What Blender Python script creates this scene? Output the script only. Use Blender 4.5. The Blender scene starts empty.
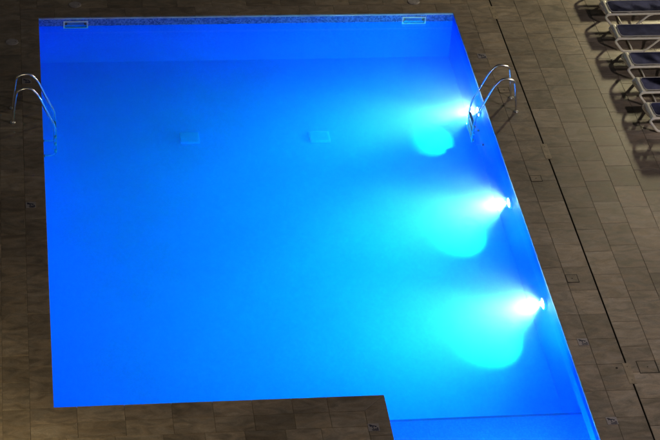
import bpy, bmesh, math, random
from mathutils import Matrix, Vector
random.seed(7)
S = bpy.context.scene
COL = S.collection

# ------------------------------------------------------------------ camera
F, P, Y, R = 2110.8, 0.62708, 0.17658, 0.078273          # focal length (px of 660), pitch down, yaw, roll
fwd = Vector((math.sin(Y)*math.cos(P), math.cos(Y)*math.cos(P), -math.sin(P)))
rt = Vector((math.cos(Y), -math.sin(Y), 0)); up = rt.cross(fwd)
r2 = math.cos(R)*rt + math.sin(R)*up; u2 = -math.sin(R)*rt + math.cos(R)*up
cam = bpy.data.cameras.new('camera'); co = bpy.data.objects.new('camera', cam); COL.objects.link(co)
cam.sensor_width = 36; cam.lens = F/660*36; cam.clip_start = 0.5; cam.clip_end = 600
M = Matrix((r2, u2, -fwd)).transposed().to_4x4(); M.translation = Vector((-0.33976, -25.41035, 22.24839))
co.matrix_world = M; S.camera = co

# ------------------------------------------------------------------ night sky, exposure
wd = bpy.data.worlds.new('World'); S.world = wd; wd.use_nodes = True
wn = wd.node_tree.nodes; wl = wd.node_tree.links
sky = wn.new('ShaderNodeTexSky'); sky.sky_type = 'NISHITA'; sky.sun_disc = False
sky.sun_elevation = math.radians(-1.0); sky.sun_rotation = math.radians(200)
wl.new(sky.outputs[0], wn['Background'].inputs[0]); wn['Background'].inputs[1].default_value = 0.10
S.view_settings.view_transform = 'Standard'; S.view_settings.look = 'None'
S.view_settings.exposure = 0.0; S.view_settings.gamma = 1.0
S.view_settings.use_curve_mapping = False
S.render.engine = 'CYCLES'
S.cycles.use_denoising = True; S.cycles.use_adaptive_sampling = True; S.cycles.adaptive_threshold = .015
S.cycles.max_bounces = 16; S.cycles.diffuse_bounces = 9; S.cycles.glossy_bounces = 6
S.cycles.transmission_bounces = 10; S.cycles.volume_bounces = 3
S.cycles.sample_clamp_indirect = 0.0

# light output of the lamps the place has
WIDE, THROW, BEAM, GLOW = 900.0, 2200.0, 3200.0, 60.0
POSTS = {'a': 120.0, 'b': 24.0, 'c': 106.0}

# ------------------------------------------------------------------ dimensions (metres)
W, L, N, NY = 8.614, 12.027, 5.295, -3.4      # pool width, length, corner of the narrow bay, end of the bay
WL, FL = -0.204, -1.93                         # water level, pool floor
DR = 9.475                                     # line of the slot drain
CW = 0.362                                     # width of the coping

# ------------------------------------------------------------------ materials
def mat(name):
    m = bpy.data.materials.new(name); m.use_nodes = True
    nt = m.node_tree; return m, nt, nt.nodes, nt.links, nt.nodes['Principled BSDF']
def simple(name, col, rough=0.5, metal=0.0, spec=0.5, noise=0.0, scale=8.0, bump=0.0):
    m, nt, n, l, b = mat(name)
    b.inputs['Base Color'].default_value = (*col, 1); b.inputs['Roughness'].default_value = rough
    b.inputs['Metallic'].default_value = metal; b.inputs['Specular IOR Level'].default_value = spec
    if noise or bump:
        tc = n.new('ShaderNodeTexCoord'); t = n.new('ShaderNodeTexNoise')
        t.inputs['Scale'].default_value = scale; t.inputs['Detail'].default_value = 5
        l.new(tc.outputs['Object'], t.inputs['Vector'])
        if noise:
            r = n.new('ShaderNodeMapRange'); r.inputs['From Min'].default_value = 0.3; r.inputs['From Max'].default_value = 0.7
            r.inputs['To Min'].default_value = 1-noise; r.inputs['To Max'].default_value = 1+noise
            l.new(t.outputs['Fac'], r.inputs['Value'])
            h = n.new('ShaderNodeHueSaturation'); h.inputs['Color'].default_value = (*col, 1)
            l.new(r.outputs[0], h.inputs['Value']); l.new(h.outputs[0], b.inputs['Base Color'])
        if bump:
            bp = n.new('ShaderNodeBump'); bp.inputs['Strength'].default_value = bump; bp.inputs['Distance'].default_value = 0.01
            l.new(t.outputs['Fac'], bp.inputs['Height']); l.new(bp.outputs[0], b.inputs['Normal'])
    return m

def stone(name, base, var):
    """slate-look porcelain: cloudy tone per tile, veins and fine grain"""
    m, nt, n, l, b = mat(name)
    geo = n.new('ShaderNodeNewGeometry'); oi = n.new('ShaderNodeObjectInfo')
    off = n.new('ShaderNodeVectorMath'); off.operation = 'MULTIPLY_ADD'
    l.new(oi.outputs['Random'], off.inputs[0]); off.inputs[1].default_value = (37, 61, 13); l.new(geo.outputs['Position'], off.inputs[2])
    def noise(sc, det, vec=None, dist=0.0, rough=0.55):
        t = n.new('ShaderNodeTexNoise'); t.inputs['Scale'].default_value = sc; t.inputs['Detail'].default_value = det
        t.inputs['Distortion'].default_value = dist; t.inputs['Roughness'].default_value = rough
        l.new(vec or off.outputs[0], t.inputs['Vector']); return t
    st = n.new('ShaderNodeVectorMath'); st.operation = 'MULTIPLY'; st.inputs[1].default_value = (1.0, 2.2, 1.0)
    l.new(off.outputs[0], st.inputs[0])
    cloud = noise(2.3, 4, st.outputs[0], 1.2); vein = noise(4.5, 6, st.outputs[0], 2.0, 0.62); grain = noise(60, 3)
    big = noise(0.6, 4, geo.outputs['Position'])
    def mr(src, a, c, lo, hi):
        r = n.new('ShaderNodeMapRange'); r.inputs['From Min'].default_value = a; r.inputs['From Max'].default_value = c
        r.inputs['To Min'].default_value = lo; r.inputs['To Max'].default_value = hi; l.new(src, r.inputs['Value']); return r.outputs[0]
    def mul(a, c):
        k = n.new('ShaderNodeMath'); k.operation = 'MULTIPLY'; l.new(a, k.inputs[0]); l.new(c, k.inputs[1]); return k.outputs[0]
    v = mul(mr(cloud.outputs['Fac'], .3, .7, 1-.36, 1+.32), mr(oi.outputs['Random'], 0, 1, 1-var, 1+var))
    v = mul(v, mr(grain.outputs['Fac'], .3, .7, .92, 1.08))
    v = mul(v, mr(big.outputs['Fac'],   .35, .65, .78, 1.14))
    # thin pale veins where the distorted noise crosses its middle
    ab = n.new('ShaderNodeMath'); ab.operation = 'SUBTRACT'; l.new(vein.outputs['Fac'], ab.inputs[0]); ab.inputs[1].default_value = .5
    ab2 = n.new('ShaderNodeMath'); ab2.operation = 'ABSOLUTE'; l.new(ab.outputs[0], ab2.inputs[0])
    v = mul(v, mr(ab2.outputs[0], 0, .035, 1.20, 1.0))
    hs = n.new('ShaderNodeHueSaturation'); hs.inputs['Color'].default_value = (*base, 1); l.new(v, hs.inputs['Value'])
    l.new(mr(cloud.outputs['Color'], .35, .65, .75, 1.2), hs.inputs['Saturation'])
    l.new(hs.outputs[0], b.inputs['Base Color'])
    l.new(mr(cloud.outputs['Fac'], .3, .7, .42, .62), b.inputs['Roughness']); b.inputs['Specular IOR Level'].default_value = 0.35
    bp = n.new('ShaderNodeBump'); bp.inputs['Strength'].default_value = .35; bp.inputs['Distance'].default_value = .004
    l.new(vein.outputs['Fac'], bp.inputs['Height']); l.new(bp.outputs[0], b.inputs['Normal'])
    return m

def mosaic(name, c0, c1, c2, tint=.14):
    """small square glass tiles in mixed blues with pale joints"""
    m, nt, n, l, b = mat(name)
    geo = n.new('ShaderNodeNewGeometry')
    sc = n.new('ShaderNodeVectorMath'); sc.operation = 'SCALE'; sc.inputs['Scale'].default_value = 1/0.026
    l.new(geo.outputs['Position'], sc.inputs[0])
    ad = n.new('ShaderNodeVectorMath'); ad.operation = 'ADD'; ad.inputs[1].default_value = (.31, .43, .37); l.new(sc.outputs[0], ad.inputs[0])
    fl = n.new('ShaderNodeVectorMath'); fl.operation = 'FLOOR'; l.new(ad.outputs[0], fl.inputs[0])
    wn_ = n.new('ShaderNodeTexWhiteNoise'); l.new(fl.outputs[0], wn_.inputs['Vector'])
    rp = n.new('ShaderNodeValToRGB'); e = rp.color_ramp.elements
    e[0].position = 0; e[0].color = (*c0, 1); e[1].position = 1; e[1].color = (*c2, 1)
    k = e.new(.5); k.color = (*c1, 1)
    l.new(wn_.outputs['Value'], rp.inputs['Fac'])
    no = n.new('ShaderNodeTexNoise'); no.inputs['Scale'].default_value = .8; no.inputs['Detail'].default_value = 3; l.new(geo.outputs['Position'], no.inputs['Vector'])
    r = n.new('ShaderNodeMapRange'); r.inputs['To Min'].default_value = .86; r.inputs['To Max'].default_value = 1.14; l.new(no.outputs['Fac'], r.inputs['Value'])
    hs = n.new('ShaderNodeHueSaturation'); l.new(rp.outputs[0], hs.inputs['Color']); l.new(r.outputs[0], hs.inputs['Value'])
    l.new(hs.outputs[0], b.inputs['Base Color'])
    b.inputs['Roughness'].default_value = .45; b.inputs['Specular IOR Level'].default_value = .3
    return m

def water():
    m = bpy.data.materials.new('pool_water'); m.use_nodes = True
    n = m.node_tree.nodes; l = m.node_tree.links; n.remove(n['Principled BSDF']); out = n['Material Output']
    g = n.new('ShaderNodeBsdfGlass'); g.inputs['IOR'].default_value = 1.333; g.inputs['Roughness'].default_value = 0.0
    geo = n.new('ShaderNodeNewGeometry'); t = n.new('ShaderNodeTexNoise'); t.inputs['Scale'].default_value = 2.6; t.inputs['Detail'].default_value = 2
    l.new(geo.outputs['Position'], t.inputs['Vector'])
    bp = n.new('ShaderNodeBump'); bp.inputs['Strength'].default_value = .10; bp.inputs['Distance'].default_value = .004
    l.new(t.outputs['Fac'], bp.inputs['Height']); l.new(bp.outputs[0], g.inputs['Normal'])
    l.new(g.outputs[0], out.inputs['Surface'])
    ab = n.new('ShaderNodeVolumeAbsorption'); ab.inputs['Color'].default_value = (.0, .990, .997, 1); ab.inputs['Density'].default_value = 1.05
    sc = n.new('ShaderNodeVolumeScatter'); sc.inputs['Color'].default_value = (.6, .84, 1, 1); sc.inputs['Density'].default_value = .13
    sc.inputs['Anisotropy'].default_value = .2
    a = n.new('ShaderNodeAddShader'); l.new(ab.outputs[0], a.inputs[0]); l.new(sc.outputs[0], a.inputs[1]); l.new(a.outputs[0], out.inputs['Volume'])
    return m

def emit(name, col, strength):
    m = bpy.data.materials.new(name); m.use_nodes = True
    n = m.node_tree.nodes; n.remove(n['Principled BSDF'])
    e = n.new('ShaderNodeEmission'); e.inputs[0].default_value = (*col, 1); e.inputs[1].default_value = strength
    m.node_tree.links.new(e.outputs[0], n['Material Output'].inputs['Surface']); return m

MS = stone('slate_porcelain', (.235, .190, .150), .24)
MC = stone('slate_coping', (.225, .182, .148), .14)
MG = simple('tile_grout', (.17, .138, .110), .95, noise=.3, scale=3)
MT = simple('pale_edge_trim', (.55, .48, .47), .6, noise=.25, scale=6)
MO = mosaic('blue_glass_mosaic', (.004, .118, .88), (.006, .140, .92), (.010, .165, .95)); MB = mosaic('waterline_mosaic', (.045, .09, .30), (.085, .17, .50), (.16, .27, .62)); MW = water()
MST = simple('dark_mosaic_stripe', (.004, .040, .45), .5)
STEEL = simple('polished_steel', (.82, .81, .79), .26, 1.0)
TREAD = simple('tread_plastic', (.30, .33, .38), .5)
WHITEP = simple('white_plastic', (.72, .71, .70), .45, noise=.08, scale=9)
LID = simple('grey_lid_plastic', (.33, .30, .32), .55, noise=.15, scale=12)
DARK = simple('drain_void', (.012, .011, .010), .9)
PLATE = simple('drain_plate_stone', (.27, .215, .155), .6, noise=.25, scale=9)
SIGNB = simple('sign_tile', (.29, .265, .285), .4, noise=.12, scale=20)
NAVY = simple('sign_print', (.012, .014, .05), .5)
SLING = simple('navy_sling', (.075, .083, .20), .9, spec=.08, noise=.28, scale=5, bump=.25)
FRAME = simple('cream_resin', (.80, .77, .70), .5, spec=.3, noise=.08, scale=7)
PIPING = simple('grey_piping', (.40, .39, .42), .8, spec=.1)
DRAINM = simple('aqua_plastic', (.16, .27, .97), .5)
BLACKM = simple('black_metal', (.02, .02, .02), .5)
LENSM = emit('lamp_lens_glow', (1.0, .99, .95), GLOW)
SOIL = simple('dark_ground', (.06, .065, .045), .95, noise=.4, scale=.6)

# ------------------------------------------------------------------ helpers
def mesh(name, bm, m, smooth=False):
    me = bpy.data.meshes.new(name); bmesh.ops.recalc_face_normals(bm, faces=bm.faces[:]); bm.to_mesh(me); bm.free()
    me.materials.append(m)
    if smooth:
        for p in me.polygons: p.use_smooth = True
    return me
def obj(name, me, parent=None, loc=None, rz=0.0):
    o = bpy.data.objects.new(name, me); COL.objects.link(o)
    if parent is not None: o.parent = parent
    if loc is not None: o.location = loc
    if rz: o.rotation_euler = (0, 0, rz)
    return o
def empty(name, loc, rz=0.0):
    o = bpy.data.objects.new(name, None); COL.objects.link(o); o.location = loc; o.rotation_euler = (0, 0, rz); o.empty_display_size = .1; return o
def tag(o, label, cat, group=None):
    o['label'] = label; o['category'] = cat
    if group: o['group'] = group
    return o
def struct(o, kind='structure', label=None, cat=None):
    o['kind'] = kind
    if label: o['label'] = label
    if cat: o['category'] = cat
    return o
def copy_tree(o, parent=None):
    c = o.copy(); COL.objects.link(c); c.parent = parent
    for ch in list(o.children): copy_tree(ch, c)
    return c
def box(bm, x0, x1, y0, y1, z0, z1):
    v = [bm.verts.new(p) for p in ((x0,y0,z0),(x1,y0,z0),(x1,y1,z0),(x0,y1,z0),(x0,y0,z1),(x1,y0,z1),(x1,y1,z1),(x0,y1,z1))]
    for f in ((0,3,2,1),(4,5,6,7),(0,1,5,4),(1,2,6,5),(2,3,7,6),(3,0,4,7)): bm.faces.new([v[i] for i in f])
def boxm(name, m, x0, x1, y0, y1, z0, z1, bev=0.0):
    bm = bmesh.new(); box(bm, x0, x1, y0, y1, z0, z1)
    if bev: bmesh.ops.bevel(bm, geom=bm.edges[:], offset=bev, segments=2, affect='EDGES', profile=.6)
    return mesh(name, bm, m)
def prism(bm, poly, z0, z1, ch=0.0):
    """extruded polygon with a small chamfer round its top edge"""
    n = len(poly); c = Vector((sum(p[0] for p in poly)/n, sum(p[1] for p in poly)/n))
    def inset(d):
        out = []
        for i in range(n):
            a, b, d2 = Vector(poly[i-1]), Vector(poly[i]), Vector(poly[(i+1) % n])
            e1 = (b-a).normalized(); e2 = (d2-b).normalized()
            n1 = Vector((-e1.y, e1.x)); n2 = Vector((-e2.y, e2.x)); k = (n1+n2)
            out.append(b + k*(d/max(.2, 1+n1.dot(n2))))
        return out
    lo = [bm.verts.new((p[0], p[1], z0)) for p in poly]
    mi = [bm.verts.new((p[0], p[1], z1-ch)) for p in poly] if ch else None
    hi = [bm.verts.new((p[0], p[1], z1)) for p in (inset(ch) if ch else poly)]
    rings = [lo] + ([mi] if ch else []) + [hi]
    for a, b in zip(rings, rings[1:]):
        for i in range(n): bm.faces.new((a[i], a[(i+1) % n], b[(i+1) % n], b[i]))
    bm.faces.new(hi); bm.faces.new(lo[::-1])
def tube(bm, pts, r, seg=12, cap=True):
    pts = [Vector(p) for p in pts]; rings = []
    t0 = (pts[1]-pts[0]).normalized(); ref = Vector((0, 1, 0)) if abs(t0.y) < .9 else Vector((0, 0, 1))
    nrm = t0.cross(ref).normalized()
    for i, p in enumerate(pts):
        a = pts[max(0, i-1)]; b = pts[min(len(pts)-1, i+1)]; t = (b-a).normalized()
        nrm = (nrm - t*nrm.dot(t)).normalized(); bi = t.cross(nrm)
        rr = r[i] if isinstance(r, (list, tuple)) else r
        rings.append([bm.verts.new(p + (nrm*math.cos(2*math.pi*k/seg) + bi*math.sin(2*math.pi*k/seg))*rr) for k in range(seg)])
    for a, b in zip(rings, rings[1:]):
        for k in range(seg): bm.faces.new((a[k], a[(k+1) % seg], b[(k+1) % seg], b[k]))
    if cap: bm.faces.new(rings[0][::-1]); bm.faces.new(rings[-1])
def smooth_path(pts, n=6):
    """Catmull-Rom through the points"""
    p = [Vector(q) for q in pts]; p = [2*p[0]-p[1]] + p + [2*p[-1]-p[-2]]; out = []
    for i in range(1, len(p)-2):
        a, b, c, d = p[i-1:i+3]
        for k in range(n):
            t = k/n; out.append(.5*((2*b) + (c-a)*t + (2*a-5*b+4*c-d)*t*t + (3*b-a-3*c+d)*t**3))
    out.append(p[-2]); return out
def lathe(bm, prof, seg=28, cx=0, cy=0):
    rings = [[bm.verts.new((cx+r*math.cos(2*math.pi*k/seg), cy+r*math.sin(2*math.pi*k/seg), z)) for k in range(seg)] for r, z in prof]
    for a, b in zip(rings, rings[1:]):
        for k in range(seg): bm.faces.new((a[k], a[(k+1) % seg], b[(k+1) % seg], b[k]))
    bm.faces.new(rings[0][::-1]); bm.faces.new(rings[-1])

# ------------------------------------------------------------------ deck bed (grout) and ground, both with the pool cut out
def holed(name, m, x0, x1, y0, y1, z0, z1, rects):
    bm = bmesh.new()
    for r in rects: box(bm, *r, z0, z1)
    return obj(name, mesh(name, bm, m))
G = .0
E_ = 14.0
bm = bmesh.new()
def shell(bm, outer, hole, z):
    for x0, x1, y0, y1 in outer:
        v = [bm.verts.new(p) for p in ((x0,y0,z),(x1,y0,z),(x1,y1,z),(x0,y1,z))]; bm.faces.new(v)
# grout bed: sheets butted edge to edge round the L-shaped basin and the drain slot
SL = .0115
gz = -.0065
shell(bm, [(-20,-.02,-20,30), (-.02,N-.02,-20,-.02), (N-.02,W+.02,-20,NY-.02), (-.02,W+.02,L+.02,30), (W+.02,DR-SL,-20,30), (DR+SL,34,-20,30)], None, gz)
deck = struct(obj('pool_deck', mesh('pool_deck', bm, MG)), label='brown slate-look paved deck surrounding the lit pool')
bm = bmesh.new()
shell(bm, [(-320,-20,-320,320), (34,320,-320,320), (-20,34,-320,-20), (-20,34,30,320)], None, -.05)
struct(obj('ground', mesh('ground', bm, SOIL)))

# paving tiles ------------------------------------------------------
J = .0028                                       # half a joint
cache = {}
tiles = []
def tile_mesh(w, h, m, key):
    k = (round(w, 3), round(h, 3), key)
    if k not in cache:
        bm = bmesh.new(); prism(bm, [(-w/2,-h/2),(w/2,-h/2),(w/2,h/2),(-w/2,h/2)], -.016, 0, .0025); cache[k] = mesh(key, bm, m)
    return cache[k]
stuff = bmesh.new()
def inview(x0, x1, y0, y1):
    lim = 9.75 + .2637*(y1+1.33)
    return x1 > -1.0 and x0 < lim and y1 > -1.45 and y0 < 13.0
def tile(x0, x1, y0, y1, m=MS, key='paving_tile', force=False):
    if x1-x0 < .05 or y1-y0 < .05: return
    w, h = x1-x0-2*J, y1-y0-2*J; cx, cy = (x0+x1)/2, (y0+y1)/2; dz = random.uniform(-.0012, .0012)
    if inview(x0, x1, y0, y1) or force:
        o = obj(key, tile_mesh(w, h, m, key), deck, (cx, cy, dz))
        if key == 'paving_tile': o.rotation_euler = (random.uniform(-.0012, .0012), random.uniform(-.0012, .0012), 0)
    else:
        prism(stuff, [(x0+J, y0+J), (x1-J, y0+J), (x1-J, y1-J), (x0+J, y1-J)], -.016, dz, 0)
T = .6645
def column(x0, x1, ya, yb, phase, cut=None):
    ys = [phase + T*k for k in range(-40, 60)]
    ys = [ya] + [y for y in ys if ya+.06 < y < yb-.06] + [yb]
    for a, b in zip(ys, ys[1:]): tile(x0, x1, a, b)
cols = [9.99, 10.50, 11.02, 11.53, 12.04, 12.55, 13.06, 13.57, 14.08, 14.59, 15.1, 15.6, 16.1]
column(W+CW, DR-SL, -5, 16, 5.22)
ph = [4.988, 4.497, 3.652, 4.16, 3.86, 4.45, 3.7, 4.2, 3.9, 4.5, 3.7, 4.3, 4.0]
column(DR+SL, cols[0], -5, 16, ph[0])
for i in range(len(cols)-1): column(cols[i], cols[i+1], -5, 16, ph[i+1])
# left side
lx = [-CW, -.79, -1.30, -1.81, -2.32, -2.83]
lp = [5.96, 5.68, 6.2, 5.8, 6.05]
for i in range(5): column(lx[i+1], lx[i], -5, 16, lp[i])
# beyond the far end
for k in range(5):
    y0 = L+CW + .51*k; x = -CW + (k % 2)*-.3
    xs = [-CW] + [x0 for x0 in [-.02 + .33*(k % 2) + .72*j for j in range(0, 14)] if -.3 < x0 < W+CW-.08] + [W+CW]
    for a, b in zip(xs, xs[1:]): tile(a, b, y0, min(y0+.51, 16))
# in front of the near edge
nx = [-CW, .37, 1.12, 1.865, 2.52, 3.15, 3.79, 4.36, N-CW]
for k, (y1, y0) in enumerate(((-CW, -.728), (-.728, -1.39), (-1.39, -2.05), (-2.05, -2.72), (-2.72, -3.4), (-3.4, -4.1), (-4.1, -5))):
    xs = nx if k < 1 else [-CW] + [v - .18*(k % 2) for v in nx[1:-1]] + [N-CW]
    for a, b in zip(xs, xs[1:]): tile(a, b, y0, y1)
xs = [N-CW + .66*k for k in range(7)]
for k in range(2): [tile(a, min(b, W+CW), -5+.75*k, -5+.75*(k+1)) for a, b in zip(xs, xs[1:]) if a < W+CW]
so = obj('outer_paving', mesh('outer_paving', stuff, MS), deck); so['kind'] = 'stuff'

# coping stones with a pale trimmed edge ----------------------------
OV = .012                                        # overhang over the water
def coping(poly):
    cx = sum(p[0] for p in poly)/len(poly); cy = sum(p[1] for p in poly)/len(poly)
    bm = bmesh.new(); prism(bm, [(p[0]-cx, p[1]-cy) for p in poly], -.022, 0, .003)
    obj('coping_stone', mesh('coping_stone', bm, MC), deck, (cx, cy, random.uniform(-.0008, .0008)))
def rect(x0, x1, y0, y1): coping([(x0+J, y0+J), (x1-J, y0+J), (x1-J, y1-J), (x0+J, y1-J)])
ys = [NY] + [5.22 + T*k for k in range(-12, 11)] + [L]
ys = sorted(y for y in ys if NY <= y <= L)
for a, b in zip(ys, ys[1:]):
    if b-a > .1 and b > -1.5: rect(W-OV, W+CW, a, b)
ys = [0.0, .37] + [.37 + .672*k for k in range(1, 17)] + [L]
for a, b in zip(ys, ys[1:]): rect(-CW, OV, a, b)
xs = [-CW, .33] + [.33 + .7215*k for k in range(1, 11)] + [8.27, W+CW]
for a, b in zip(xs, xs[1:]):
    if b-a > .1: rect(a, b, L-OV, L+CW)
for a, b in zip(nx[:-2], nx[1:-1]): rect(a, b, -CW, OV)
d = CW+OV; NX = N+OV                              # mitred corner of the bay
coping([(nx[-2]+J, -CW+J), (NX-d-J, -CW+J), (NX-2*J, OV-J), (nx[-2]+J, OV-J)])
coping([(NX-d+J, -.96+J), (NX-J, -.96+J), (NX-J, OV-3*J), (NX-d+J, -CW-J)])
rect(NX-d, NX, -1.66, -.96); rect(NX-d, NX, -2.36, -1.66); rect(NX-d, NX, NY, -2.36)
def trim(x0, x1, y0, y1): obj('edge_trim', boxm('edge_trim', MT, x0, x1, y0, y1, -.048, -.0245), deck)
t = .02
trim(-t, W+t, L-.008, L+t); trim(W-.008, W+t, NY, L-.010); trim(-t, .008, .009, L-.010); trim(-t, N+.006, -t, .007); trim(N-t, N+.006, NY, -t-.002)

# ------------------------------------------------------------------ pool basin
TH = .14; TOP = -.0495
def wallpieces(bm, rects_xz, y0, y1):
    for x0, x1, z0, z1 in rects_xz: box(bm, x0, x1, y0, y1, z0, z1)
SK = [(.507, 1.008, -.093, -.315), (7.535, 8.038, -.088, -.31)]       # skimmer mouths in the far wall
bm = bmesh.new(); IN = .02
(a0, a1, at_, ab_), (b0, b1, bt, bb) = SK
a0 += IN; a1 -= IN; b0 += IN; b1 -= IN; at_ -= IN; bt -= IN; ab_ += IN; bb += IN
wallpieces(bm, [(-TH, a0, FL-.1, TOP), (a0, a1, FL-.1, ab_), (a0, a1, at_, TOP), (a1, b0, FL-.1, TOP), (b0, b1, FL-.1, bb), (b0, b1, bt, TOP), (b1, W+TH, FL-.1, TOP)], L, L+TH)
fw_ = struct(obj('pool_wall', mesh('pool_wall', bm, MO)), label='far pool wall of blue mosaic with two skimmer mouths')
for x0, x1, z0, z1 in ((.004, a0-.02, -.215, TOP-.001), (a0-.0195, a1+.0195, at_+.0205, TOP-.001), (a1+.02, b0-.02, -.215, TOP-.001), (b0-.0195, b1+.0195, bt+.0205, TOP-.001), (b1+.02, W-.004, -.215, TOP-.001)):
    obj('waterline_band', boxm('waterline_band', MB, x0, x1, L-.003, L-.0002, z0, z1), fw_)
def wall(label, *b): struct(obj('pool_wall', boxm('pool_wall', MO, *b)), label=label)
wall('right pool wall of blue mosaic carrying three lamps', W, W+TH, NY-TH, L-.0005, FL-.1, TOP)
wall('left pool wall of blue mosaic behind the left ladder', -TH, 0, -TH, L-.0005, FL-.1, TOP)
wall('near pool wall of blue mosaic', .0005, N, -TH, 0, FL-.1, TOP)
wall('side wall of the narrow pool bay', N-TH, N-.0005, NY-TH, -TH-.0005, FL-.1, TOP)
wall('end wall of the narrow pool bay', N, W-.0005, NY-TH, NY, FL-.1, TOP)
bm = bmesh.new(); box(bm, .0005, W-.0005, .0005, L-.0005, FL-.1, FL); box(bm, N+.0005, W-.0005, NY+.0005, 0, FL-.1, FL)
struct(obj('pool_floor', mesh('pool_floor', bm, MO)), label='blue mosaic floor under the lit water')
ST = -.58; SY = -.13
stp = struct(obj('pool_step', boxm('pool_step', MO, N+.001, W-.001, NY+.001, SY, FL+.001, ST)), label='wide submerged blue mosaic step in the narrow bay')
obj('edge_stripe', boxm('edge_stripe', MST, N+.002, W-.002, SY-.05, SY+.004, ST-.03, ST+.004), stp)
# water: one closed body whose sides reach a little into the walls
bm = bmesh.new()
e = .015
pl = [(-e, -e), (N-e, -e), (N-e, NY-e), (W+e, NY-e), (W+e, L+e), (-e, L+e)]
lo = [bm.verts.new((x, y, FL-.02)) for x, y in pl]; hi = [bm.verts.new((x, y, WL)) for x, y in pl]
for i in range(6): bm.faces.new((lo[i], lo[(i+1) % 6], hi[(i+1) % 6], hi[i]))
bm.faces.new(hi); bm.faces.new(lo[::-1])
struct(obj('pool_water', mesh('pool_water', bm, MW)), label='calm clear pool water glowing blue from lamps')

# ------------------------------------------------------------------ underwater lamps on the right wall
LY = [8.84, 5.75, 2.73]; LZ = -.56; PW = [.88, 1.0, 1.10, 1.0]; PB = [.62, 1.0, 1.2]
lab = ['glowing round underwater lamp behind the right ladder', 'middle glowing underwater lamp on the right pool wall', 'glowing underwater lamp on the right wall nearest the bay']
def ring_x(bm, prof, seg=28):
    rings = [[bm.verts.new((x, r*math.cos(2*math.pi*k/seg), r*math.sin(2*math.pi*k/seg))) for k in range(seg)] for x, r in prof]
    for a, b in zip(rings, rings[1:]):
        for k in range(seg): bm.faces.new((a[k], a[(k+1) % seg], b[(k+1) % seg], b[k]))
    return rings
hb = bmesh.new(); rr = ring_x(hb, [(-.001, .145), (-.035, .145), (-.045, .135), (-.045, .115), (-.03, .112)]); hb.faces.new(rr[0]); hm = mesh('housing', hb, WHITEP)
lb = bmesh.new(); rr = ring_x(lb, [(-.030, .110), (-.048, .095), (-.058, .06), (-.062, .02)]); lb.faces.new(rr[-1]); lm = mesh('lens', lb, LENSM, True)
lab.append('underwater lamp in the end wall of the narrow bay')
for i, (x_, y, z_, rz_) in enumerate([(W, v, LZ, 0) for v in LY] + [((N+W)/2, NY, -.40, -math.pi/2)]):
    t_ = tag(empty('pool_lamp', (x_, y, z_), rz_), lab[i], 'pool lamp', 'underwater lamps in the pool walls')
    obj('housing', hm, t_); obj('lens', lm, t_)
    def spot(nm, power, ang, blend, aim, rad, sc=(1, 1, 1), off=(-.075, 0, 0)):
        s = bpy.data.lights.new(nm, 'SPOT'); s.energy = power; s.spot_size = math.radians(ang); s.spot_blend = blend; s.shadow_soft_size = rad
        s.color = (1.0, .98, .94)
        so_ = bpy.data.objects.new(nm, s); COL.objects.link(so_); so_.parent = t_; so_.location = off
        q_ = Vector(aim).to_track_quat('-Z', 'Y'); so_.rotation_mode = 'QUATERNION'; so_.rotation_quaternion = q_; so_.scale = sc
    spot('flood_light', WIDE*PW[i] if i < 3 else WIDE*2.2, 158, 1.0, (-1, (.55, .10, .0, 0)[i], (.12, .03, .03, .03)[i]), .05)
    if i < 3: spot('throw_light', THROW*PW[i], 36, 1.0, (-1, -.30, .02), .05, (2.6, 1, 1))
    if i < 3: spot('beam_light', BEAM*PB[i], (31, 37, 43)[i], 1.0, (-.76, .06, FL-LZ), .02, (1.5, 1, 1))

# ------------------------------------------------------------------ ladders
def ladder(side, y, label):
    t_ = tag(empty('pool_ladder', (W if side > 0 else 0, y, 0), 0 if side > 0 else math.pi), label, 'ladder', 'steel pool ladders')
    prof = [(.553, -.002), (.535, .20), (.505, .42), (.478, .60), (.448, .69), (.375, .742), (.27, .765), (.19, .748), (.135, .69), (.05, .565), (-.055, .315), (-.165, .06), (-.215, -.05), (-.235, -.14), (-.24, -.26), (-.24, -.60), (-.24, -.98), (-.235, -1.16), (-.19, -1.235), (-.11, -1.25), (-.02, -1.25)]
    for s in (-1, 1):
        bm = bmesh.new(); tube(bm, smooth_path([(p[0], s*.25, p[1]) for p in prof], 4), .0235, 14)
        r_ = obj('rail', mesh('rail', bm, STEEL, True), t_)
        bm = bmesh.new(); lathe(bm, [(.055, .001), (.055, .012), (.046, .022), (.026, .026), (.024, .03)], 24, .553, s*.25)
        obj('foot_flange', mesh('foot_flange', bm, STEEL), r_)
        bm = bmesh.new(); rings = []
        tube(bm, [(-.04, s*.25, -1.25), (-.001, s*.25, -1.25)], .035, 16); obj('rubber_bumper', mesh('rubber_bumper', bm, BLACKM), r_)
    for z in (-.42, -.72, -1.02):
        o = obj('tread', boxm('tread', TREAD, -.268, -.212, -.262, .262, z-.010, z+.010, .004), t_)
        bm = bmesh.new()
        for k in range(4): box(bm, -.262+.013*k, -.256+.013*k, -.22, .22, z+.0105, z+.0135)
        g = obj('grip_ridges', mesh('grip_ridges', bm, BLACKM), o); g['kind'] = 'stuff'
        for s in (-1, 1):
            bm = bmesh.new(); tube(bm, [(-.24, s*.285, z-.04), (-.24, s*.285, z+.04)], .024, 10); obj('tread_clamp', mesh('tread_clamp', bm, TREAD), o)
    return t_
ladder(1, 8.469, 'steel pool ladder on the right edge in front of a lit lamp')
ladder(-1, 8.418, 'steel pool ladder on the dark left edge of the pool')

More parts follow.
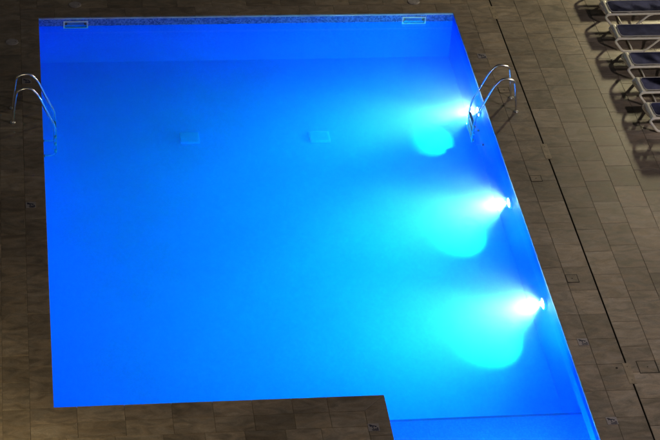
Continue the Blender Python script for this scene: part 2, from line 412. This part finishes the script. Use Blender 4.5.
# ------------------------------------------------------------------ skimmers
for i, (x0, x1, z1, z0) in enumerate(SK):
    cx = (x0+x1)/2
    t_ = tag(empty('skimmer', (cx, L, z0)), ['pale framed skimmer mouth at the left end of the far wall', 'pale framed skimmer mouth at the right end of the far wall'][i], 'skimmer', 'skimmer mouths in the far wall')
    hw = (x1-x0)/2; h = z1-z0; fw = .026
    bm = bmesh.new(); y0, y1 = -.016, -.001
    box(bm, -hw, hw, y0, y1, h-fw, h); box(bm, -hw, hw, y0, y1, 0, fw); box(bm, -hw, -hw+fw, y0, y1, fw, h-fw); box(bm, hw-fw, hw, y0, y1, fw, h-fw)
    obj('frame', mesh('frame', bm, WHITEP), t_)
    bm = bmesh.new()
    # throat: tapering box open to the pool
    o_ = [(-hw+.021, .001, .021), (hw-.021, .001, .021), (hw-.021, .001, h-.021), (-hw+.021, .001, h-.021)]
    i_ = [(-hw+.11, .30, .021), (hw-.11, .30, .021), (hw-.11, .30, h-.03), (-hw+.11, .30, h-.03)]
    a = [bm.verts.new(p) for p in o_]; b = [bm.verts.new(p) for p in i_]
    for k in range(4): bm.faces.new((a[k], a[(k+1) % 4], b[(k+1) % 4], b[k]))
    bm.faces.new(b); obj('throat', mesh('throat', bm, WHITEP), t_)
    bm = bmesh.new()
    pts = [(-hw+.032, .005, .022), (hw-.032, .005, .022), (hw-.10, .045, h-.030), (-hw+.10, .045, h-.030)]
    v = [bm.verts.new(p) for p in pts]; u = [bm.verts.new((p[0], p[1]+.012, p[2])) for p in pts]
    bm.faces.new(v); bm.faces.new(u[::-1])
    for k in range(4): bm.faces.new((v[k], v[(k+1) % 4], u[(k+1) % 4], u[k]))
    obj('weir_flap', mesh('weir_flap', bm, simple('blue_flap', (.05, .17, .46), .4) if i == 0 else bpy.data.materials['blue_flap']), t_)

# ------------------------------------------------------------------ round lids, square covers, drain
def lid(x, y, label):
    t_ = tag(empty('round_lid', (x, y, .0015)), label, 'lid', 'round lids in the deck')
    bm = bmesh.new(); lathe(bm, [(.125, -.006), (.125, .003), (.121, .006), (.106, .006), (.104, .003)], 36); obj('rim', mesh('rim', bm, LID), t_)
    bm = bmesh.new(); lathe(bm, [(.102, 0), (.102, .004), (.098, .0065), (.04, .008)], 36); o = obj('cover', mesh('cover', bm, LID), t_)
    bm = bmesh.new(); lathe(bm, [(.009, .0075), (.009, .0088)], 12, .07, 0); obj('finger_hole', mesh('finger_hole', bm, DARK), o)
lid(-.536, 11.082, 'round grey lid in the dark deck left of the pool')
lid(.761, 12.52, 'round grey lid behind the left skimmer')
lid(7.84, 12.49, 'round grey lid behind the right skimmer')

def cover(x0, x1, y0, y1, label):
    t_ = tag(empty('access_cover', ((x0+x1)/2, (y0+y1)/2, .0022)), label, 'cover', 'square access covers in the deck')
    w, h = (x1-x0)/2, (y1-y0)/2; f = .011
    bm = bmesh.new()
    box(bm, -w, w, -h, -h+f, -.004, .0012); box(bm, -w, w, h-f, h, -.004, .0012); box(bm, -w, -w+f, -h+f, h-f, -.004, .0012); box(bm, w-f, w, -h+f, h-f, -.004, .0012)
    obj('frame', mesh('frame', bm, DARK), t_)
    o = obj('plate', boxm('plate', MS, -w+f+.001, w-f-.001, -h+f+.001, h-f-.001, -.004, .0018), t_)
    bm = bmesh.new(); lathe(bm, [(.012, .0015), (.012, .0026)], 14); obj('screw', mesh('screw', bm, DARK), o)
cover(8.978, 9.200, 8.90, 9.11, 'small square deck cover between the right ladder feet and the drain')
cover(8.978, 9.198, 5.855, 6.050, 'small square deck cover beside the middle pool lamp')
cover(8.978, 9.196, 2.785, 3.010, 'small square deck cover beside the lamp nearest the bay')
cover(9.655, 9.985, .298, .615, 'larger square deck cover right of the drain')

dr = tag(empty('slot_drain', (DR, 5.0, 0)), 'long dark slot drain running through the deck right of the pool', 'drain')
segs = [(-5, .04), (.58, 6.58), (7.09, 11.735), (12.27, 16)]
for a, b in segs:
    bm = bmesh.new(); w = SL-.001
    box(bm, -w, -w+.002, a-5, b-5, -.09, -.002); box(bm, w-.002, w, a-5, b-5, -.09, -.002); box(bm, -w, w, a-5, b-5, -.095, -.0905)
    obj('slot_channel', mesh('slot_channel', bm, DARK), dr)
for a, b in ((.04, .58), (6.58, 7.09), (11.735, 12.27)):
    o = obj('access_plate', boxm('access_plate', PLATE, -.062, .062, a-5+.006, b-5-.006, -.006, .0035, .0012), dr)
    for yy in (a-5+.1, b-5-.1):
        bm = bmesh.new(); lathe(bm, [(.008, .003), (.008, .0046)], 12, 0, yy); obj('screw', mesh('screw', bm, DARK), o)
sk = tag(empty('anchor_socket', (9.292, .46, .001)), 'small dark round socket in the deck near the drain plate', 'socket')
bm = bmesh.new(); lathe(bm, [(.020, -.004), (.020, .002), (.014, .0025)], 16); obj('sleeve', mesh('sleeve', bm, DARK), sk)

# ------------------------------------------------------------------ floor signs: a diver and waves printed on a small tile
def flat(bm, pts, z):
    v = [bm.verts.new((p[0], p[1], z)) for p in pts]; u = [bm.verts.new((p[0], p[1], z+.0006)) for p in pts]
    n = len(v); bm.faces.new(u); bm.faces.new(v[::-1])
    for k in range(n): bm.faces.new((v[k], v[(k+1) % n], u[(k+1) % n], u[k]))
def disc(bm, x, y, r, z, n=14): flat(bm, [(x+r*math.cos(2*math.pi*k/n), y+r*math.sin(2*math.pi*k/n)) for k in range(n)], z)
sign_plate = boxm('plate', SIGNB, -.09, .09, -.09, .09, -.003, .0022, .001)
bm = bmesh.new(); z = .0026
flat(bm, [(-.078, .062), (-.048, .070), (-.004, .040), (.018, .046), (.022, .030), (-.006, .008), (-.040, .020), (-.052, .010), (-.064, .018), (-.056, .034)], z)
disc(bm, .034, .018, .017, z)
flat(bm, [(-.028, .004), (-.010, .002), (.006, -.030), (-.010, -.040)], z)
for k, (yy, xa, xb) in enumerate(((-.034, .012, .074), (-.054, -.036, .076), (-.074, -.030, .070))):
    n = 9; top = [(xa+(xb-xa)*i/n, yy+.005*math.sin(i*1.9)+.007) for i in range(n+1)]; bot = [(xa+(xb-xa)*i/n, yy+.005*math.sin(i*1.9)-.006) for i in range(n+1)]
    flat(bm, bot + top[::-1], z)
flat(bm, [(.046, -.024), (.060, .000), (.074, -.020), (.066, -.026)], z)
sign_print = mesh('pictogram', bm, NAVY)
for x, y, rz, lb_ in ((8.880, 1.162, .0, 'small diver pictogram tile on the right deck above the bay'), (8.896, -.838, .0, 'small diver pictogram tile on the right deck beside the bay'),
                      (5.020, -.765, .0, 'small diver pictogram tile on the near deck by the mitred corner'), (-.258, 5.500, 0, 'dim diver pictogram tile midway along the left edge'),
                      (8.889, 10.290, .0, 'diver pictogram tile on the right deck beyond the ladder'), (-.268, 9.626, 0, 'dark diver pictogram tile behind the left ladder rails')):
    t_ = tag(empty('floor_sign', (x, y, .0022), rz), lb_, 'floor sign', 'pictogram tiles around the pool')
    p_ = obj('plate', sign_plate, t_); obj('pictogram', sign_print, p_)

# ------------------------------------------------------------------ main drains on the pool floor
def main_drain(x0, x1, y0, y1, label):
    t_ = tag(empty('main_drain', ((x0+x1)/2, (y0+y1)/2, FL)), label, 'floor drain', 'pale drains on the pool floor')
    w, h = (x1-x0)/2, (y1-y0)/2
    obj('body', boxm('body', DRAINM, -w, w, -h, h, .001, .085, .012), t_)
    for k in range(7):
        xx = -w+.04 + (2*w-.08)*k/6
        obj('grate_bar', boxm('grate_bar', DRAINM, xx-.012, xx+.012, -h+.03, h-.03, .0855, .097), t_)
main_drain(2.70, 3.08, 8.99, 9.34, 'pale square drain on the pool floor further from the lamps')
main_drain(5.275, 5.68, 8.93, 9.28, 'pale square drain on the pool floor nearer the lamps')

# ------------------------------------------------------------------ sun loungers
def lounger():
    """foot end at the origin, length along +x, 0.6 m wide"""
    t_ = empty('sun_lounger', (0, 0, 0)); HW = .225; LEN = 1.92; Z = .35
    # sling: taut rounded sheet with a slight sag
    bm = bmesh.new(); nx_, ny_ = 40, 10; grid = []
    for i in range(nx_+1):
        u = i/nx_; x = .105 + (LEN-.2)*u; row = []
        edge = min(u*(LEN-.2), (1-u)*(LEN-.2)); hw = HW-.008
        if edge < .09: hw -= .09 - math.sqrt(max(0, .09**2 - (.09-edge)**2))
        for j in range(ny_+1):
            v = -1+2*j/ny_; sag = -.016*(1-v*v)*min(1, edge*6) + .003*math.sin(9*u*3+v*2)*(1-v*v)
            row.append(bm.verts.new((x, v*hw, Z+.030+sag)))
        grid.append(row)
    for i in range(nx_):
        for j in range(ny_): bm.faces.new((grid[i][j], grid[i+1][j], grid[i+1][j+1], grid[i][j+1]))
    bmesh.ops.solidify(bm, geom=bm.faces[:], thickness=.006)
    sl = obj('sling', mesh('sling', bm, SLING, True), t_)
    # piping round the sling
    r = .09; pp = []
    x0, x1 = .105, .105+LEN-.2
    for cx, cy, a0_ in ((x0+r, -HW+r, math.pi), (x1-r, -HW+r, 1.5*math.pi), (x1-r, HW-r, 0), (x0+r, HW-r, .5*math.pi)):
        for k in range(7): a = a0_ + k/6*math.pi/2; pp.append((cx+r*math.cos(a), cy+r*math.sin(a), Z+.030))
    pp.append(pp[0]); bm = bmesh.new(); tube(bm, pp, .010, 8, False); obj('piping', mesh('piping', bm, PIPING, True), sl)
    # end bars of moulded resin, bent down at the end
    for e0, s in ((0, 1), (LEN, -1)):
        bm = bmesh.new(); prof = [(.115, .016), (.085, .026), (.05, .020), (.02, -.005), (.012, -.035), (.028, -.040), (.045, -.022), (.085, -.006), (.115, -.002)]
        rings = []
        for yy in (-.262, -.25, .25, .262):
            sh = .85 if abs(yy) > .255 else 1
            rings.append([bm.verts.new((e0+s*px, yy, Z+pz*sh)) for px, pz in prof])
        for a, b in zip(rings, rings[1:]):
            for k in range(len(prof)): bm.faces.new((a[k], a[(k+1) % len(prof)], b[(k+1) % len(prof)], b[k]))
        bm.faces.new(rings[0]); bm.faces.new(rings[-1][::-1])
        obj('end_bar', mesh('end_bar', bm, FRAME), t_)
    for s in (-1, 1):
        y = s*.255
        bm = bmesh.new()
        pts = [(.62, y, .012+.018), (.40, y, .030), (.235, y, .032), (.17, y, .055), (.09, y, .15), (.025, y, .235), (.008, y, .275), (.03, y, .315), (.085, y, .336), (.18, y, .338), (.5, y, .338), (1.0, y, .338), (1.5, y, .338), (1.74, y, .338), (1.85, y, .335), (1.895, y, .31), (1.91, y, .28)]
        tube(bm, smooth_path(pts, 5), .027, 12); obj('side_rail', mesh('side_rail', bm, FRAME, True), t_)
        bm = bmesh.new(); tube(bm, smooth_path([(.60, y+s*-.002, .032), (.68, y, .07), (.80, y, .18), (.92, y, .29), (1.02, y, .325)], 5), .022, 12); obj('brace', mesh('brace', bm, FRAME, True), t_)
        bm = bmesh.new(); tube(bm, smooth_path([(1.91, y, .285), (1.90, y, .2), (1.84, y, .06), (1.82, y, .0)], 4), .026, 12); obj('leg', mesh('leg', bm, FRAME, True), t_)
    bm = bmesh.new(); tube(bm, [(.40, -.262, .034), (.40, .262, .034)], .017, 10); obj('crossbar', mesh('crossbar', bm, FRAME, True), t_)
    return t_
proto = lounger()
lg = [(11.70, 12.545, .010, 'sun lounger with navy sling, only its pale leg showing at the top edge'),
      (11.675, 11.555, .012, 'topmost sun lounger whose navy sling shows fully'),
      (11.650, 10.590, .000, 'navy sun lounger second from the top, its sling creased'),
      (11.645, 9.500, .006, 'navy sun lounger third from the top of the row'),
      (11.640, 8.555, .015, 'navy sun lounger fourth from the top of the row'),
      (11.610, 7.640, .030, 'lowest navy sun lounger, cut by the right edge of the picture')]
for i, (x, y, rz, lb_) in enumerate(lg):
    o = proto if i == 0 else copy_tree(proto)
    o.location = (x, y, .002); o.rotation_euler = (0, 0, rz); tag(o, lb_, 'sun lounger', 'sun loungers in a row on the right deck')

# ------------------------------------------------------------------ garden lamps whose light falls on the deck (they stand outside the picture)
def lamp_post(x, y, h, glow, col, label):
    t_ = tag(empty('lamp_post', (x, y, 0)), label, 'lamp post', 'garden lamps lighting the deck')
    bm = bmesh.new(); lathe(bm, [(.11, 0), (.11, .02), (.05, .05), (.035, .06)], 20); obj('base', mesh('base', bm, BLACKM), t_)
    bm = bmesh.new(); lathe(bm, [(.032, .06), (.026, h-.22), (.045, h-.20), (.06, h-.185)], 16); obj('pole', mesh('pole', bm, BLACKM), t_)
    bm = bmesh.new(); bmesh.ops.create_icosphere(bm, subdivisions=3, radius=.19); bmesh.ops.translate(bm, verts=bm.verts, vec=(0, 0, h))
    obj('globe', mesh('globe', bm, emit('globe_glow', col, glow), True), t_)
    bm = bmesh.new(); lathe(bm, [(.06, h+.18), (.055, h+.20), (.01, h+.225)], 16); obj('cap', mesh('cap', bm, BLACKM), t_)
lamp_post(15.3, 17.2, 2.9, POSTS['a']*11.1, (1.0, .87, .52), 'garden lamp standing behind the loungers')
lamp_post(-2.3, -2.6, 2.1, POSTS['b']*11.1, (1.0, .80, .40), 'garden lamp near the left corner of the deck')
lamp_post(16.2, 0.2, 7.0, POSTS['c']*11.1, (1.0, .87, .82), 'garden lamp near the right corner of the deck')
